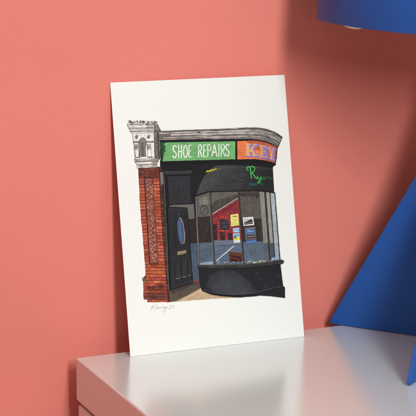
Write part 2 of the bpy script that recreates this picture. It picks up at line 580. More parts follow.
for x0 in (134.0, 146.4):
    k.poly([(x0 + .4, 143.6), (x0 + 4.2, 143.4), (x0 + 4.6, 148), (x0 + 3.9, 152.4), (x0 + 4.5, 156.6), (x0 + 1.3, 156.9), (x0 + .8, 151)], (240, 237, 231))
    k.poly([(x0 + .6, 144.4), (x0 + 4.0, 144.2), (x0 + 4.0, 149), (x0 + 1.4, 149.4)], (186, 178, 171))
    k.hatch(x0 + .4, x0 + 3.8, 144, 147.5, 26, (120, 110, 104), 0.22, 1.5, 3.4)
    k.line(curve([(x0 + .2, 143.4), (x0 + .9, 150), (x0 + 1.3, 157)]), 0.35, SDD)
    k.line(curve([(x0 + 4.3, 143.4), (x0 + 4.5, 150), (x0 + 4.9, 157)]), 0.3, SDD)
k.line([(135.4, 157.7), (139.4, 157.6)], 0.8, SDD); k.line([(147.4, 157.4), (152.4, 157.2)], 0.9, SDD)
k.line([(134.1, 159.6), (158.6, 158.6)], 0.45, SDD)
k.hatch(135, 158, 159.8, 161.2, 36, (110, 102, 98), .22, 0.0, 3, lambda x, y: x < 155)
k.hatch(138, 156, 165.6, 167.6, 46, (150, 142, 136), .24, 0.0, 3, lambda x, y: x < 153)
k.poly([(150.6, 158.9), (158.5, 158.6), (158.2, 161.2), (157.2, 163.4), (156.5, 167.6), (152.6, 167.8)], (176, 168, 162), .15)
k.hatch(151, 157, 159, 167.4, 40, (96, 88, 84), .24, 1.3, 2, lambda x, y: y < 165)
k.poly([(134.3, 160.8), (158.6, 159.6), (158.3, 161.3), (135.2, 162.2)], (152, 145, 140))
k.line([(135, 162.5), (158.3, 161.4)], 0.35, SDD)
k.poly([(136.6, 164.4), (157.4, 163.3), (157.2, 164.4), (137, 165.6)], (164, 156, 150))
k.line([(136.9, 165.5), (157, 164.4)], 0.3, SDD)
k.line([(137.4, 168.3), (156.6, 167.7)], 0.5, SDD)
k.hatch(154, 159.4, 132, 158, 60, (76, 69, 67), 0.22, 1.5, 4)
k.line([(127.0, 124.6), (128.6, 128.2), (130.2, 131.4), (132.2, 133.6), (135.0, 157.5), (134.1, 160.2), (136.6, 164.6), (137.4, 168.2)], 0.28, SDD)
k.line([(157.2, 124), (160.7, 130.9)], 0.4, SDD); k.line([(153.8, 131.4), (154.8, 157.6)], 0.3, SDD)
k.poly([(159.9, 172.4), (163.0, 172.2), (163.3, 184.4), (160.8, 185.4)], (118, 117, 112))
k.line([(163.4, 172), (163.6, 185)], 0.4, (50, 48, 48))
k.done('stone_capital', ill)

# ---- cornice
CT = [(158.8, 131.4), (165, 131.3), (180, 130.6), (198, 130.0), (220, 129.3), (240, 128.3), (251, 127.9), (260, 128.3), (268, 129.8), (275, 132.6), (282.2, 137.2)]
CB = [(159.2, 140.2), (165, 140.4), (180, 139.9), (198, 139.6), (220, 139.3), (240, 139.2), (251, 139.2), (258, 139.9), (266, 141.9), (272, 144.3), (277.9, 147.4)]
def cor(t):
    return [(lerp(a[0], b[0], t), lerp(a[1], b[1], t)) for a, b in zip(CT, CB)]
def band(t0, t1, col, wob=0.08):
    A, B = curve(cor(t0), 4), curve(cor(t1), 4)
    k.step()
    for i in range(len(A) - 1):
        u = i / len(A)
        c = tuple(x * (1.0 if u < .45 else lerp(1.0, .70, (u - .45) / .55)) for x in col)
        k.face([A[i], A[i + 1], B[i + 1], B[i]], jit(c, 5))
k = Ink()
band(0, 1, (178, 170, 164))
band(0.0, 0.15, (118, 110, 106)); band(0.15, 0.33, (198, 190, 184)); band(0.38, 0.55, (208, 201, 196)); band(0.55, 0.64, (136, 127, 122))
band(0.66, 0.82, (186, 177, 171)); band(0.82, 1.0, (148, 140, 136))
for t, w in ((0.0, .5), (0.15, .35), (0.34, .45), (0.55, .3), (0.65, .4), (0.82, .3), (0.99, .6)):
    k.line(curve(cor(t), 4), w, (72, 66, 64), 0.06)
for i in range(210):
    u = random.random() ** 0.8
    t0 = random.random()
    A = curve(cor(t0), 8)
    j = int(u * (len(A) - 8))
    w = random.uniform(.14, .32)
    k.line(A[j:j + random.randint(3, 7)], w, random.choice([(92, 84, 80), (70, 64, 62), (226, 220, 214), (120, 110, 105)] if u < .6 else [(74, 68, 66), (58, 53, 52), (206, 200, 194), (96, 88, 84)]), 0.08, 2, True)
k.poly([(159, 134.6), (170, 134.4), (171, 136), (159.4, 138.6)], (112, 104, 100))
k.poly(arc(198.6, 132.4, .9, .8, 0, 320, 7), (44, 40, 40)); k.line([(214, 130.6), (217, 131.4)], .6, (66, 60, 58))
k.line([(282.2, 137.2), (280.4, 141.4), (277.9, 147.4)], 0.5, (62, 57, 56))
k.done('cornice', ill)

# ---- green sign, SHOE REPAIRS (clear of the pillar, so back down to the shop body)
LAY[0] = BODY_TOP
GX = ((160.6, 142.6), (235.4, 141.3), (235.4, 159.6), (162.4, 161.6))
LET = {
 'S': [[(.92, .14), (.6, .0), (.2, .08), (.08, .27), (.35, .45), (.72, .58), (.9, .78), (.62, 1), (.22, .97), (.02, .82)]],
 'H': [[(.05, 0), (.08, 1)], [(.92, 0), (.9, 1)], [(.07, .52), (.92, .48)]],
 'O': [[(.5, 0), (.15, .14), (.04, .5), (.15, .88), (.5, 1), (.85, .86), (.97, .5), (.84, .13), (.5, 0)]],
 'E': [[(.92, .02), (.1, .03), (.08, 1), (.96, .97)], [(.1, .5), (.78, .48)]],
 'R': [[(.06, 1), (.06, .02), (.6, .0), (.92, .2), (.66, .46), (.08, .52)], [(.42, .5), (.98, 1)]],
 'P': [[(.07, 1), (.06, .02), (.62, .0), (.94, .22), (.68, .48), (.08, .54)]],
 'A': [[(.0, 1), (.48, 0), (1, 1)], [(.2, .66), (.82, .64)]],
 'I': [[(.5, 0), (.52, 1)]],
}
k = Ink()
k.poly(GX, (116, 178, 114), 0.08)
k.hatch(163, 234, 142, 160, 150, (104, 166, 104), 0.35, 0.0, 6, lambda x, y: x < 229 and y < 159.6 and y > 143)
k.hatch(163, 229, 142, 160, 70, (132, 192, 128), 0.3, 0.0, 5, lambda x, y: x < 229 and y < 159.4 and y > 143)
k.poly([(160.6, 142.7), (165.2, 143), (164.4, 145.4), (166.0, 147), (164.6, 149), (165.6, 151), (163.8, 153), (164.2, 155.6), (162.9, 158), (162.6, 161.0), (162.0, 161)], (34, 88, 50), 0.25, 1.2)
k.line([GX[0], GX[1], GX[2], GX[3], GX[0]], 0.4, (28, 46, 32))
for ch, a, b, y0, y1 in (('S', 172.7, 176.7, 145.6, 157.9), ('H', 178.3, 181.9, 145.4, 157.9), ('O', 183.5, 187.3, 145.5, 157.6), ('E', 188.6, 191.2, 145.3, 157.4),
                         ('R', 198.3, 202.1, 144.9, 157.2), ('E', 203.3, 206.1, 144.8, 157.0), ('P', 207.5, 211.2, 144.6, 156.8), ('A', 211.9, 217.0, 144.6, 156.6),
                         ('I', 217.7, 219.9, 144.4, 156.5), ('R', 221.0, 224.9, 144.4, 156.4), ('S', 225.6, 229.4, 144.5, 156.2)):
    for st in LET[ch]:
        P = [(lerp(a, b, p[0]), lerp(y0, y1, p[1])) for p in st]
        if ch in 'SO':
            P = curve(P, 3)
        k.line(P, 1.02, (238, 244, 234), 0.06, 1.4)
gs = k.done('green_sign', ill)

# ---- orange sign with KEY
OT = [(237.0, 141.2), (246, 140.7), (257, 140.9), (264, 142.2), (271, 144.6), (277.1, 147.4)]
OB = [(237.2, 159.8), (246, 159.6), (257, 159.6), (264, 160.6), (270, 161.9), (275.3, 163.4)]
k = Ink()
A, B = curve(OT, 4), curve(OB, 4)
k.step()
for i in range(len(A) - 1):
    k.face([A[i], A[i + 1], B[i + 1], B[i]], (234, 128, 80))
k.poly([(246, 141.2), (257, 141.3), (264, 142.6), (271, 145.0), (276.8, 147.8), (275.2, 162.9), (266, 160.8), (263.4, 158), (262.8, 152), (254, 149), (251, 145.6)], (188, 92, 62), 0.15)
k.hatch(238, 275, 143, 161, 110, (222, 114, 70), 0.3, 0.2, 4, lambda x, y: x < 271 and y > 145 and y < 159)
def slab(x, y, s, strokes, col, th=(2.5, 0.95)):
    for a, b, thick in strokes:
        w = th[0] if thick else th[1]
        k.line([(x + a[0] * s[0], y + a[1] * s[1]), (x + b[0] * s[0], y + b[1] * s[1])], w, col, 0.04, 3)
def glyph(strokes, x, y, sx, sy, sh, col, grow=0.0):
    """slab letters as polygons; sh slopes the baseline down to the right"""
    for P in strokes:
        cx = sum(p[0] for p in P) / len(P)
        cy = sum(p[1] for p in P) / len(P)
        Q = []
        for px, py in P:
            X, Y = x + px * sx, y + py * sy + px * sx * sh
            dx, dy = px - cx, py - cy
            Q.append((X + grow * (1 if dx > 0 else -1), Y + grow * (1 if dy > 0 else -1)))
        k.poly(Q, col, 0.05, 3)
def rect(a, b, c, d):
    return [(a, b), (c, b), (c, d), (a, d)]
KG = [rect(.10, .04, .44, .96), rect(.0, .0, .54, .12), rect(.0, .88, .54, 1.0), [(.40, .56), (.80, .06), (.98, .06), (.44, .74)], [(.46, .46), (.62, .36), (1.02, .94), (.74, .94)], rect(.66, .0, 1.06, .1), rect(.62, .9, 1.12, 1.0)]
EG = [rect(.12, .04, .54, .96), rect(.0, .0, .94, .12), rect(.0, .88, 1.0, 1.0), rect(.5, .42, .80, .55), rect(.80, .05, .95, .32), rect(.84, .68, 1.0, .95), rect(.74, .34, .84, .64)]
YG = [[(.08, .05), (.44, .05), (.70, .52), (.36, .56)], [(.78, .06), (.98, .06), (.68, .58), (.56, .5)], rect(.34, .5, .70, .96), rect(.0, .0, .5, .1), rect(.68, .0, 1.06, .1), rect(.2, .9, .86, 1.0)]
PUR, TAN = (146, 122, 196), (232, 176, 120)
KEYS = ((KG, 244.9, 143.4, 11.2, 12.6, .03), (EG, 258.8, 144.7, 7.8, 12.8, .12), (YG, 267.9, 146.9, 6.2, 12.0, .20))
for G_, x, y, sx, sy, sh in KEYS:
    glyph(G_, x + 1.6, y + 0.9, sx, sy, sh, PUR, 0.4)
    glyph(G_, x + 0.9, y + 0.5, sx, sy, sh, (150, 128, 200), 0.25)
for G_, x, y, sx, sy, sh in KEYS:
    glyph(G_, x, y, sx, sy, sh, TAN if x < 258 else (216, 158, 116), -0.16)
k.line([(244.6, 156.4), (252, 156.9), (259.4, 157.6)], 0.9, PUR)
k.line([(260, 158.0), (266, 158.9), (271, 160.2)], 0.7, (122, 98, 176))
k.line(A, 0.5, (40, 26, 22)); k.line(B, 0.45, (52, 30, 24)); k.line([OT[0], OB[0]], 0.4, (44, 28, 22)); k.line([OT[-1], OB[-1]], 0.5, (52, 30, 24))
k.done('orange_sign', ill)

# ---- black joinery round the porch and the curved fascia
k = Ink()
k.poly([(162.6, 161.9), (236, 160.2), (258, 160.2), (275.6, 163.9), (275.9, 165.6), (258, 163.2), (236, 163.0), (162.8, 165.0)], (20, 20, 22), 0.08)
k.poly([(163, 165.2), (194, 164.6), (190, 171.0), (164, 171.8)], (24, 24, 27))
k.poly([(164, 172.0), (192, 171.3), (191, 174.4), (165, 175.0)], (54, 54, 58))
k.line([(164, 171.9), (192, 171.2)], 0.35, (84, 84, 88)); k.line([(165, 175.1), (191, 174.5)], 0.5, (16, 16, 18))
k.poly([(167.2, 176.2), (190.6, 175.7), (191.2, 203.6), (168.8, 204.6)], (47, 47, 52))
k.line([(167.2, 176.2), (190.6, 175.7), (191.2, 203.6), (168.8, 204.6), (167.2, 176.2)], 0.5, (18, 18, 20))
k.hatch(168, 190, 177, 200, 60, (53, 53, 58), 0.22, 1.52, 6, lambda x, y: y < 197)
k.hatch(168, 190, 177, 200, 60, (34, 34, 38), 0.25, 1.5, 6, lambda x, y: y < 197)
k.line([(163.8, 176), (166.2, 230), (168.6, 289)], 0.9, (84, 87, 93))
k.line([(164.9, 176), (167.4, 230), (169.4, 288)], 0.5, (18, 18, 20))
k.hatch(192, 212, 166, 200, 60, (44, 44, 48), 0.25, 1.9, 6, lambda x, y: x < 214 - (y - 164) * .62 and x > 193)
FT = [(215, 165.6), (226, 165.2), (238, 165.2), (250, 165.4), (260, 166.0), (267, 166.6), (272.8, 167.6)]
FB = [(195.3, 196.2), (208, 192.0), (222, 191.6), (238, 191.2), (252, 190.9), (263, 191.2), (274.2, 193.0)]
A, B = curve(FT, 4), curve(FB, 4)
Lf = curve([(215, 165.6), (207.4, 171.8), (200.4, 182.2), (195.3, 196.2)], 5)
k.step()
n = len(A)
for i in range(n - 1):
    t = i / (n - 1)
    v = lerp(70, 36, min(1, t * 1.25))
    a0, a1, b0, b1 = A[i], A[i + 1], B[i], B[i + 1]
    k.face([a0, a1, b1, b0], (v, v, v + 3))
k.poly(Lf + [(205, 192.8), (215, 180), (222, 168)], (66, 67, 71), 0.05)
k.hatch(200, 250, 168, 190, 90, (72, 72, 76), 0.3, 0.1, 7, lambda x, y: x > 216 - (y - 166) * .6 + 2 and x < 240)
k.hatch(200, 270, 168, 190, 110, (48, 48, 52), 0.3, 0.2, 7, lambda x, y: x > 218 - (y - 166) * .6 + 2 and x < 266)
k.line(Lf, 0.7, (20, 20, 22)); k.line(A, 0.6, (18, 18, 20))
k.line(curve([(215, 168.6), (238, 167.2), (262, 168.0), (273, 169.6)], 5), 0.3, (88, 88, 92))
k.line(B, 1.0, (18, 18, 20))
# yellow scrawl, green script and the teal line below it
k.line(curve([(206.3, 172.2), (207.6, 170.8), (208.6, 171.8), (209.8, 170.2), (210.8, 171.4), (212.2, 169.6), (213.6, 170.4), (215.4, 168.9), (216.4, 169.6)], 4), 0.95, (212, 196, 36), .06, 1)
k.line([(206.4, 171.8), (215.6, 169.2)], 0.6, (188, 172, 30)); k.line([(216.6, 169.4), (220.4, 169.0)], 0.5, (128, 120, 44))
GRN, GR2 = (74, 190, 92), (48, 116, 64)
k.line(curve([(248.2, 170.6), (246.6, 168.6), (248.4, 166.8), (250.2, 168.6), (250.6, 173), (251.4, 178.6)], 5), 1.05, GRN, .05, 1)
k.line(curve([(249.6, 167.6), (252.4, 166.6), (254.6, 168.2), (253.8, 171.2), (251.2, 173.2)], 5), 0.8, GRN, .05, 1)
k.line(curve([(251.6, 173.0), (253.6, 175.0), (255.2, 177.6), (256.8, 178.6), (257.6, 177.4)], 5), 0.95, GRN, .05, 1)
k.line(curve([(257.4, 176.2), (258.2, 179.0), (260.2, 178.4), (260.8, 176.6)], 5), 0.8, GRN, .05, 1)
k.line(curve([(260.8, 176.6), (260.6, 180.6), (259.0, 183.4), (257.6, 182.6), (259.4, 180.4), (262.2, 178.8)], 5), 0.85, (60, 172, 80), .05, 1)
k.line(curve([(262.2, 178.6), (264.4, 178.0), (264.0, 176.8), (262.8, 177.8), (263.4, 179.8), (265.4, 179.2)], 4), 0.6, GR2, .05, 1)
k.line(curve([(265.8, 177.0), (266.0, 179.6), (266.4, 177.6), (267.8, 177.0)], 4), 0.6, GR2, .05, 1)
k.line(arc(269.4, 178.4, 1.0, 1.3, 0, 360, 10), 0.55, (42, 98, 56), .05, 1)
k.line(curve([(271.0, 177.6), (271.6, 179.8), (272.6, 177.8)], 4), 0.5, (40, 88, 52), .05, 1)
TEA = (40, 112, 124)
x = 249.4
for ch, w in (('S', 1.5), ('H', 1.6), ('O', 1.7), ('E', 1.3), (' ', 1.0), ('R', 1.6), ('E', 1.3)):
    if ch != ' ':
        y0 = 183.2 - (x - 249) * 0.01
        for st in LET[ch]:
            P = [(x + p[0] * w, y0 + p[1] * 2.7) for p in st]
            k.line(P, 0.42, jit(TEA if x < 259 else (34, 86, 96), 10), .03, 1)
    x += w + 0.75
k.done('dark_fascia', ill)

# ---- porch: transom light, back wall, door
k = Ink()
k.poly([(169.6, 205.4), (193.6, 204.2), (194.6, 219.4), (188.0, 219.2), (187.6, 208.2), (170, 207.6)], (106, 103, 99))
k.poly([(187.6, 219.2), (197.2, 219.0), (198.0, 243.4), (189.2, 243.6)], (44, 37, 35))
k.poly([(189.2, 243.4), (198.0, 243.0), (198.9, 281.4), (192.6, 283.0)], (70, 86, 104))
k.hatch(190, 198, 245, 278, 60, (88, 104, 122), 0.3, 1.5, 4)
k.hatch(190, 198, 245, 278, 40, (54, 67, 84), 0.3, 1.5, 4)
k.poly([(192.6, 281.2), (199, 280.4), (199, 282.0), (193, 283.4)], (120, 58, 44))
k.line([(189.2, 243.5), (198, 243.0)], 0.4, (30, 28, 30))
k.done('porch_wall', ill)
k = Ink()
DL = lambda y: lerp(167.4, 170.4, (y - 206) / 84)
DR = lambda y: lerp(187.4, 192.9, (y - 208) / 75)
k.poly([(DL(206), 206.8), (DR(208), 208.0), (DR(283), 283.2), (DL(290), 290.4)], (39, 39, 43), 0.06)
k.line([(DL(206), 206.8), (DR(208), 208.0), (DR(283), 283.2), (DL(290), 290.4), (DL(206), 206.8)], 0.55, (15, 15, 17))
k.line([(170.2, 209.6), (186, 210.6)], 0.35, (62, 62, 68)); k.line([(171.2, 210), (173.2, 286)], 0.35, (58, 58, 64)); k.line([(186.6, 210.4), (191.2, 282)], 0.35, (16, 16, 18))
k.hatch(169, 189, 210, 280, 100, (48, 48, 53), 0.2, 1.52, 6, lambda x, y: x > DL(y) + .6 and x < DR(y) - .8 and not (175.5 < x < 184.5 and 216 < y < 246))
k.hatch(169, 189, 210, 280, 120, (24, 24, 27), 0.25, 1.5, 6, lambda x, y: x > DL(y) + .6 and x < DR(y) - .8 and not (175.5 < x < 184.5 and 216 < y < 246))
gl = curve([(178.9, 217.4), (180.8, 219.4), (182.8, 226), (184.3, 236), (184.2, 242.6), (182.4, 245.0), (180.2, 244.0), (178.6, 239), (177.3, 230), (177.0, 222.4), (178.9, 217.4)], 3)
k.poly([(178.9 + (x - 180.4) * 1.22 + 1.5, 231 + (y - 231) * 1.05) for x, y in gl[:-1]], (26, 26, 29), 0.03)
k.poly(gl[:-1], (66, 86, 120), 0.04)
k.poly([(178.6, 221), (180.2, 221.4), (181.4, 230), (182.0, 241), (180.6, 241.4), (178.6, 232)], (80, 102, 136))
k.line(curve([(179.6, 217.6), (181.8, 221), (183.6, 228), (184.6, 238), (183.8, 243.6)], 4), 0.7, (168, 152, 134))
k.line([(178.6, 211.6), (178.9, 216.6)], 0.5, (86, 82, 78))
k.poly([(177.2, 252.2), (186.0, 250.8), (186.3, 253.6), (177.5, 255.4)], (150, 136, 96)); k.line([(178, 254.2), (185.6, 252.8)], 0.35, (96, 84, 56)); k.line([(177.3, 252.1), (186, 250.7)], .3, (190, 178, 138))
for x0, x1, y0, y1 in ((174.4, 179.0, 261.4, 279.2), (180.8, 185.4, 260.4, 277.6), (187.0, 189.6, 259.6, 276)):
    k.poly([(x0, y0), (x1, y0 - .5), (x1 + .9, y1 - .8), (x0 + 1.0, y1)], (26, 26, 29), .05)
    k.poly([(x0 + .9, y0 + 1.2), (x1 - .6, y0 + .8), (x1 + .1, y1 - 2), (x0 + 1.7, y1 - 1.4)], (48, 48, 53), .05)
    k.line([(x0 + .4, y0 + .2), (x1 - .2, y0 - .2)], .3, (82, 82, 88)); k.line([(x0 + 1.3, y1 - .3), (x1 + .7, y1 - 1.0)], .55, (128, 128, 132)); k.line([(x1 - .1, y0 + 1), (x1 + .7, y1 - 1.4)], .3, (78, 78, 84))
k.line([(171.5, 258.2), (188.5, 256.2)], .35, (66, 66, 72)); k.line([(173.6, 286.4), (191.8, 280.6)], .4, (70, 68, 68))
k.done('shop_door', ill)

# ---- shop window with what shows behind the glass
WL = lambda y: lerp(195.6, 198.8, (y - 196) / 69)
M1 = lambda y: lerp(209.6, 214.2, (y - 192) / 73)
M2 = lambda y: lerp(238.4, 243.7, (y - 192) / 72)
WR = lambda y: lerp(274.6, 279.8, (y - 193) / 67)
k = Ink()
k.poly([(195.5, 197), (208, 192.6), (238, 191.6), (262, 191.4), (274.4, 193.4), (277.2, 228), (279.8, 260), (262, 263), (240, 264.8), (198.9, 266)], (98, 95, 91), 0.06)
# left pane
k.poly([(WL(217) + .5, 217), (M1(217), 217), (M1(243), 242.6), (WL(243) + .5, 243.2)], (48, 41, 39))
k.poly([(WL(243) + .5, 243.2), (M1(243), 242.4), (M1(264), 264.2), (WL(264), 265)], (84, 101, 122))
k.poly([(198.4, 263.2), (213.8, 261.2), (214, 264.4), (199, 265.2)], (140, 156, 176))
k.poly([(199, 199), (207, 196.4), (208, 204.4), (199.6, 205)], (130, 126, 120))
k.hatch(198, 209, 198, 214, 60, (122, 118, 112), .3, 1.5, 5, lambda x, y: x > WL(y) + 1.2 and x < M1(y) - 1 and y < 212)
k.line(arc(204.0, 210.6, 3.9, 4.4, 0, 360, 20), 0.6, (46, 43, 42), .05, 1.5)
k.line([(204.0, 210.8), (206.0, 207.8)], .45, (50, 46, 45)); k.line([(204, 210.8), (201.8, 213.4)], .4, (56, 52, 50))
for yy in (199.5, 206, 217):
    k.line([(WL(yy) + 1, yy + .4), (M1(yy) - .6, yy - .6)], .3, (58, 55, 53))
k.line([(201.6, 197), (202.6, 206)], .35, (66, 62, 60))
# middle pane: a street and a red shop reflected
k.poly([(M1(193), 194), (M2(192), 192.6), (M2(200), 199), (M1(214), 215.4)], (102, 98, 93))
k.poly([(215, 201), (236, 194.6), (238.6, 195.4), (238.8, 198), (212, 214.2), (211.4, 206)], (72, 67, 63))
k.poly([(211.8, 215), (238.8, 198.4), (239.8, 226), (241.4, 240.6), (213.2, 240.8)], (140, 48, 58))
k.poly([(212, 216.6), (238.8, 201), (238.9, 203), (212, 218.6)], (116, 38, 48))
k.line([(211.6, 214.6), (225, 206.2), (238.7, 197.8)], 0.65, (200, 190, 180))
for x0, x1, y0, y1 in ((212.4, 216.6, 224.6, 240.2), (219.6, 224.4, 231, 240.4), (227.6, 231.6, 233.4, 240.4)):
    k.poly([(x0, y0), (x1, y0 - .4), (x1 + .6, y1), (x0 + .6, y1)], (50, 36, 38), .08)
k.line([(217.8, 220), (218.8, 240.4)], .8, (158, 58, 68)); k.line([(226.2, 228), (226.6, 240.4)], .8, (166, 64, 74))
for i in range(12):
    x = random.uniform(226, 237)
    y = 214 - (x - 226) * .5 + random.gauss(0, .8)
    k.poly(arc(x, y, .8, .5, 0, 300, 5), random.choice([(204, 132, 52), (70, 60, 90), (52, 44, 56), (196, 92, 48), (120, 44, 90)]), .1, same=True)
    LAY[0] += 5e-7
k.poly([(219.6, 219.6), (228.4, 218.2), (229, 230.6), (220.2, 231.2)], (42, 42, 46))
for i in range(22):
    x, y = random.uniform(219, 229), random.choice([random.gauss(218, .9), random.gauss(217, .9), random.gauss(231.2, .5)])
    k.poly(arc(x, y, random.uniform(.6, 1.2), .7, 0, 300, 6), random.choice([(224, 74, 44), (234, 92, 50), (196, 56, 40), (84, 66, 62)]), .1, same=True)
    LAY[0] += 5e-7
for yy in (221.8, 223.8, 226, 228):
    k.line([(221.6, yy), (227.4, yy - .4)], .35, (112, 112, 120), .12, 1)
# road
k.poly([(M1(240), 240.6), (M2(240), 240.2), (M2(264), 263.6), (M1(264), 264.4)], (90, 107, 130))
k.poly([(M1(240), 240.8), (M2(240), 240.4), (M2(245), 244.6), (M1(245), 245.6)], (104, 116, 134))
k.line([(M1(245) + .6, 245.6), (M2(245), 244.8)], .5, (56, 62, 74))
k.hatch(214, 240, 247, 262, 70, (76, 92, 114), .35, -.2, 6, lambda x, y: x < 235)
k.hatch(214, 240, 247, 262, 50, (110, 128, 150), .3, -.25, 6, lambda x, y: x < 235)
k.line([(216.6, 260.8), (224, 254.2), (233.6, 246.4)], 0.75, (226, 226, 224))
k.poly([(228.2, 251.8), (241.6, 252.4), (242.8, 262.4), (229.6, 262.2)], (92, 58, 44))
k.poly([(230, 255.4), (240.6, 256.6), (241.6, 261.4), (231, 261.6)], (66, 28, 32))
k.line([(229.8, 256.8), (234, 258.4), (240, 260.2)], .6, (140, 60, 62)); k.line([(228.4, 252), (241.6, 252.5)], .4, (132, 92, 66))
# right pane
k.poly([(M2(192) + .4, 192.4), (262, 192.0), (262.6, 219.4), (M2(219) + .4, 219.8)], (94, 88, 84))
k.poly([(M2(192) + 1, 192.8), (259, 192.4), (259.2, 197), (256, 199.6), (255, 196.6), (M2(196) + 1, 196.6)], (62, 57, 54))
k.poly([(M2(219) + .4, 219.6), (261.6, 218.6), (263.6, 243), (M2(243) + .5, 243.4)], (50, 44, 42))
k.poly([(M2(243) + .5, 242.2), (263.4, 241.4), (265.4, 261.4), (M2(262) + .6, 263.2)], (92, 106, 124))
k.hatch(245, 263, 245, 260, 60, (78, 92, 110), .3, 1.4, 5, lambda x, y: y < 257)
k.line([(M2(203) + 1, 203.6), (258.6, 202.6)], .35, (66, 61, 58)); k.line([(246, 206), (258, 204.4)], .25, (104, 98, 93)); k.line([(258.8, 197), (260.6, 218)], .4, (60, 56, 54))
k.hatch(241, 260, 194, 218, 90, (74, 69, 66), .3, 1.5, 5, lambda x, y: y < 213)
for x, y0, y1, c in ((247.5, 194, 216, (128, 124, 118)), (250.2, 196, 215, (118, 112, 107)), (256.4, 199, 216, (116, 111, 106)), (219, 200, 207, (116, 112, 107)), (224, 197, 203, (122, 118, 112)), (231, 195, 199, (120, 116, 110)), (200.6, 219, 241, (66, 58, 54)), (205.8, 219, 241, (62, 54, 51)), (248, 221, 241, (68, 62, 59)), (258, 222, 241, (72, 66, 62))):
    k.line([(x, y0), (x + (y1 - y0) * .06, y1)], .3, c, .12, 2, True)
k.hatch(199, 211, 219, 240, 50, (60, 52, 49), .25, 1.5, 5, lambda x, y: WL(y) + 1.4 < x < M1(y) - 1.2 and y < 236)
k.hatch(200, 213, 245, 262, 60, (100, 117, 138), .25, 1.5, 4, lambda x, y: WL(y) + 1.4 < x < M1(y) - 1.4 and y < 258)
k.hatch(200, 213, 245, 262, 40, (66, 82, 104), .25, 1.5, 4, lambda x, y: WL(y) + 1.4 < x < M1(y) - 1.4 and y < 258)
k.hatch(212, 238, 206, 238, 70, (116, 36, 47), .25, -.5, 3, lambda x, y: y > 217 - (x - 211) * .6 + 2 and x < 229)
k.hatch(212, 238, 206, 238, 50, (162, 66, 76), .22, -.5, 3, lambda x, y: y > 217 - (x - 211) * .6 + 2 and x < 235)
k.hatch(213, 237, 194, 208, 60, (92, 87, 82), .25, -.5, 4, lambda x, y: y < 212 - (x - 212) * .62 - 2 and x < 234)
# upright blinds at the curve
for xa, xb, ya, yb, c, c2 in ((259.4, 264.0, 192, 262, (140, 138, 131), (84, 93, 106)), (266.0, 269.2, 192.3, 262, (158, 158, 150), (78, 84, 94)), (270.2, 274.2, 193.2, 260.6, (176, 186, 194), (150, 164, 178))):
    f = lambda y: (y - 192) / 70 * 5.2
    k.poly([(xa, ya), (xb, ya + .2), (xb + f(243), 243), (xa + f(243), 243.4)], c, .05)
    k.poly([(xa + f(243), 243.4), (xb + f(243), 243), (xb + f(yb), yb), (xa + f(yb), yb + .6)], c2, .05)
    k.line([(xb + .4, ya), (xb + .4 + f(yb), yb)], .85, (38, 36, 36))
k.line([(265.2, 192.2), (270.4, 262)], .6, (46, 44, 44))
k.hatch(260, 276, 196, 240, 60, (112, 110, 106), .2, 1.5, 6, lambda x, y: True)
k.poly([(272, 258.2), (279, 256), (279.4, 259.6), (270, 261.8)], (150, 170, 204))
k.line([(WL(197), 197), (WL(265), 265)], 1.3, (112, 108, 104))
k.line([(WL(197) + .8, 197), (WL(265) + .8, 265)], .4, (44, 42, 42))
k.line([(M1(192), 192.2), (M1(265), 265)], 1.8, (70, 67, 65)); k.line([(M1(192) - .9, 192.4), (M1(265) - .9, 265)], .35, (120, 115, 110)); k.line([(M1(192) + .9, 192.4), (M1(265) + .9, 265)], .4, (28, 27, 28))
k.line([(M2(192), 191.4), (M2(264), 264)], 1.6, (48, 46, 46)); k.line([(M2(192) - .8, 192), (M2(264) - .8, 264)], .3, (98, 94, 92))
k.line([(WR(193), 193), (WR(260), 260)], 1.0, (40, 38, 38))
k.line(curve([(195.6, 196.6), (208, 192.4), (238, 191.6), (262, 191.6), (274.4, 193.4)], 5), .5, (22, 22, 24))
# goods along the sill
for i in range(46):
    x = random.uniform(216, 277)
    if 228 < x < 242 and random.random() < .6:
        continue
    y = 262.6 - max(0, x - 250) * .06 + random.uniform(-1.2, .5)
    k.poly(arc(x, y, random.uniform(.5, 1.5), random.uniform(.4, .8), random.uniform(0, 90), 320, 6), random.choice([(196, 178, 60), (84, 150, 186), (208, 110, 96), (226, 220, 208), (120, 84, 62), (70, 120, 90), (150, 168, 200)]), .08, same=True)
    LAY[0] += 5e-7
k.done('shop_window', ill)

# ---- the notices stuck in the window
k = Ink()
k.poly([(230.0, 215.0), (238.0, 213.8), (238.9, 225.4), (230.8, 226.6)], (234, 228, 134), .05)
for i, yy in enumerate((217, 219.4, 221.2, 223, 224.6)):
    k.line([(231.8, yy + .2), (237.4 - (i % 2), yy - .5)], .32, (150, 140, 70), .1, 1)
k.line([(232.8, 216.8), (236.6, 216.3)], .7, (120, 112, 60))
k.poly([(232.6, 228.4), (238.8, 227.8), (239.2, 232.2), (233.0, 232.8)], (166, 196, 226), .05); k.line([(233.6, 230.6), (238.2, 230.1)], .6, (104, 142, 190))
k.poly([(232.9, 233.8), (239.2, 233.2), (239.8, 242.4), (233.6, 243.0)], (228, 228, 224), .05)
k.poly([(233.4, 234.4), (238.8, 233.9), (239.0, 237), (236, 236.2), (233.6, 237.6)], (104, 158, 212), .05)
k.poly([(233.7, 238.2), (236.2, 236.8), (239.1, 237.6), (239.3, 239.8), (233.9, 240.2)], (206, 206, 62), .08); k.poly([(233.7, 237.6), (235.4, 236.4), (237, 237.4), (234, 238.6)], (60, 84, 60), .06)
k.done('window_notice', ill)
k = Ink()
k.poly([(242.4, 217.8), (253.0, 216.8), (254.0, 225.2), (243.2, 226.2)], (236, 236, 234), .05)
k.poly([(243.8, 222.6), (247, 221), (250.4, 219.2), (252.2, 219.6), (252.8, 224.2), (244.2, 225.0)], (62, 62, 66), .1)
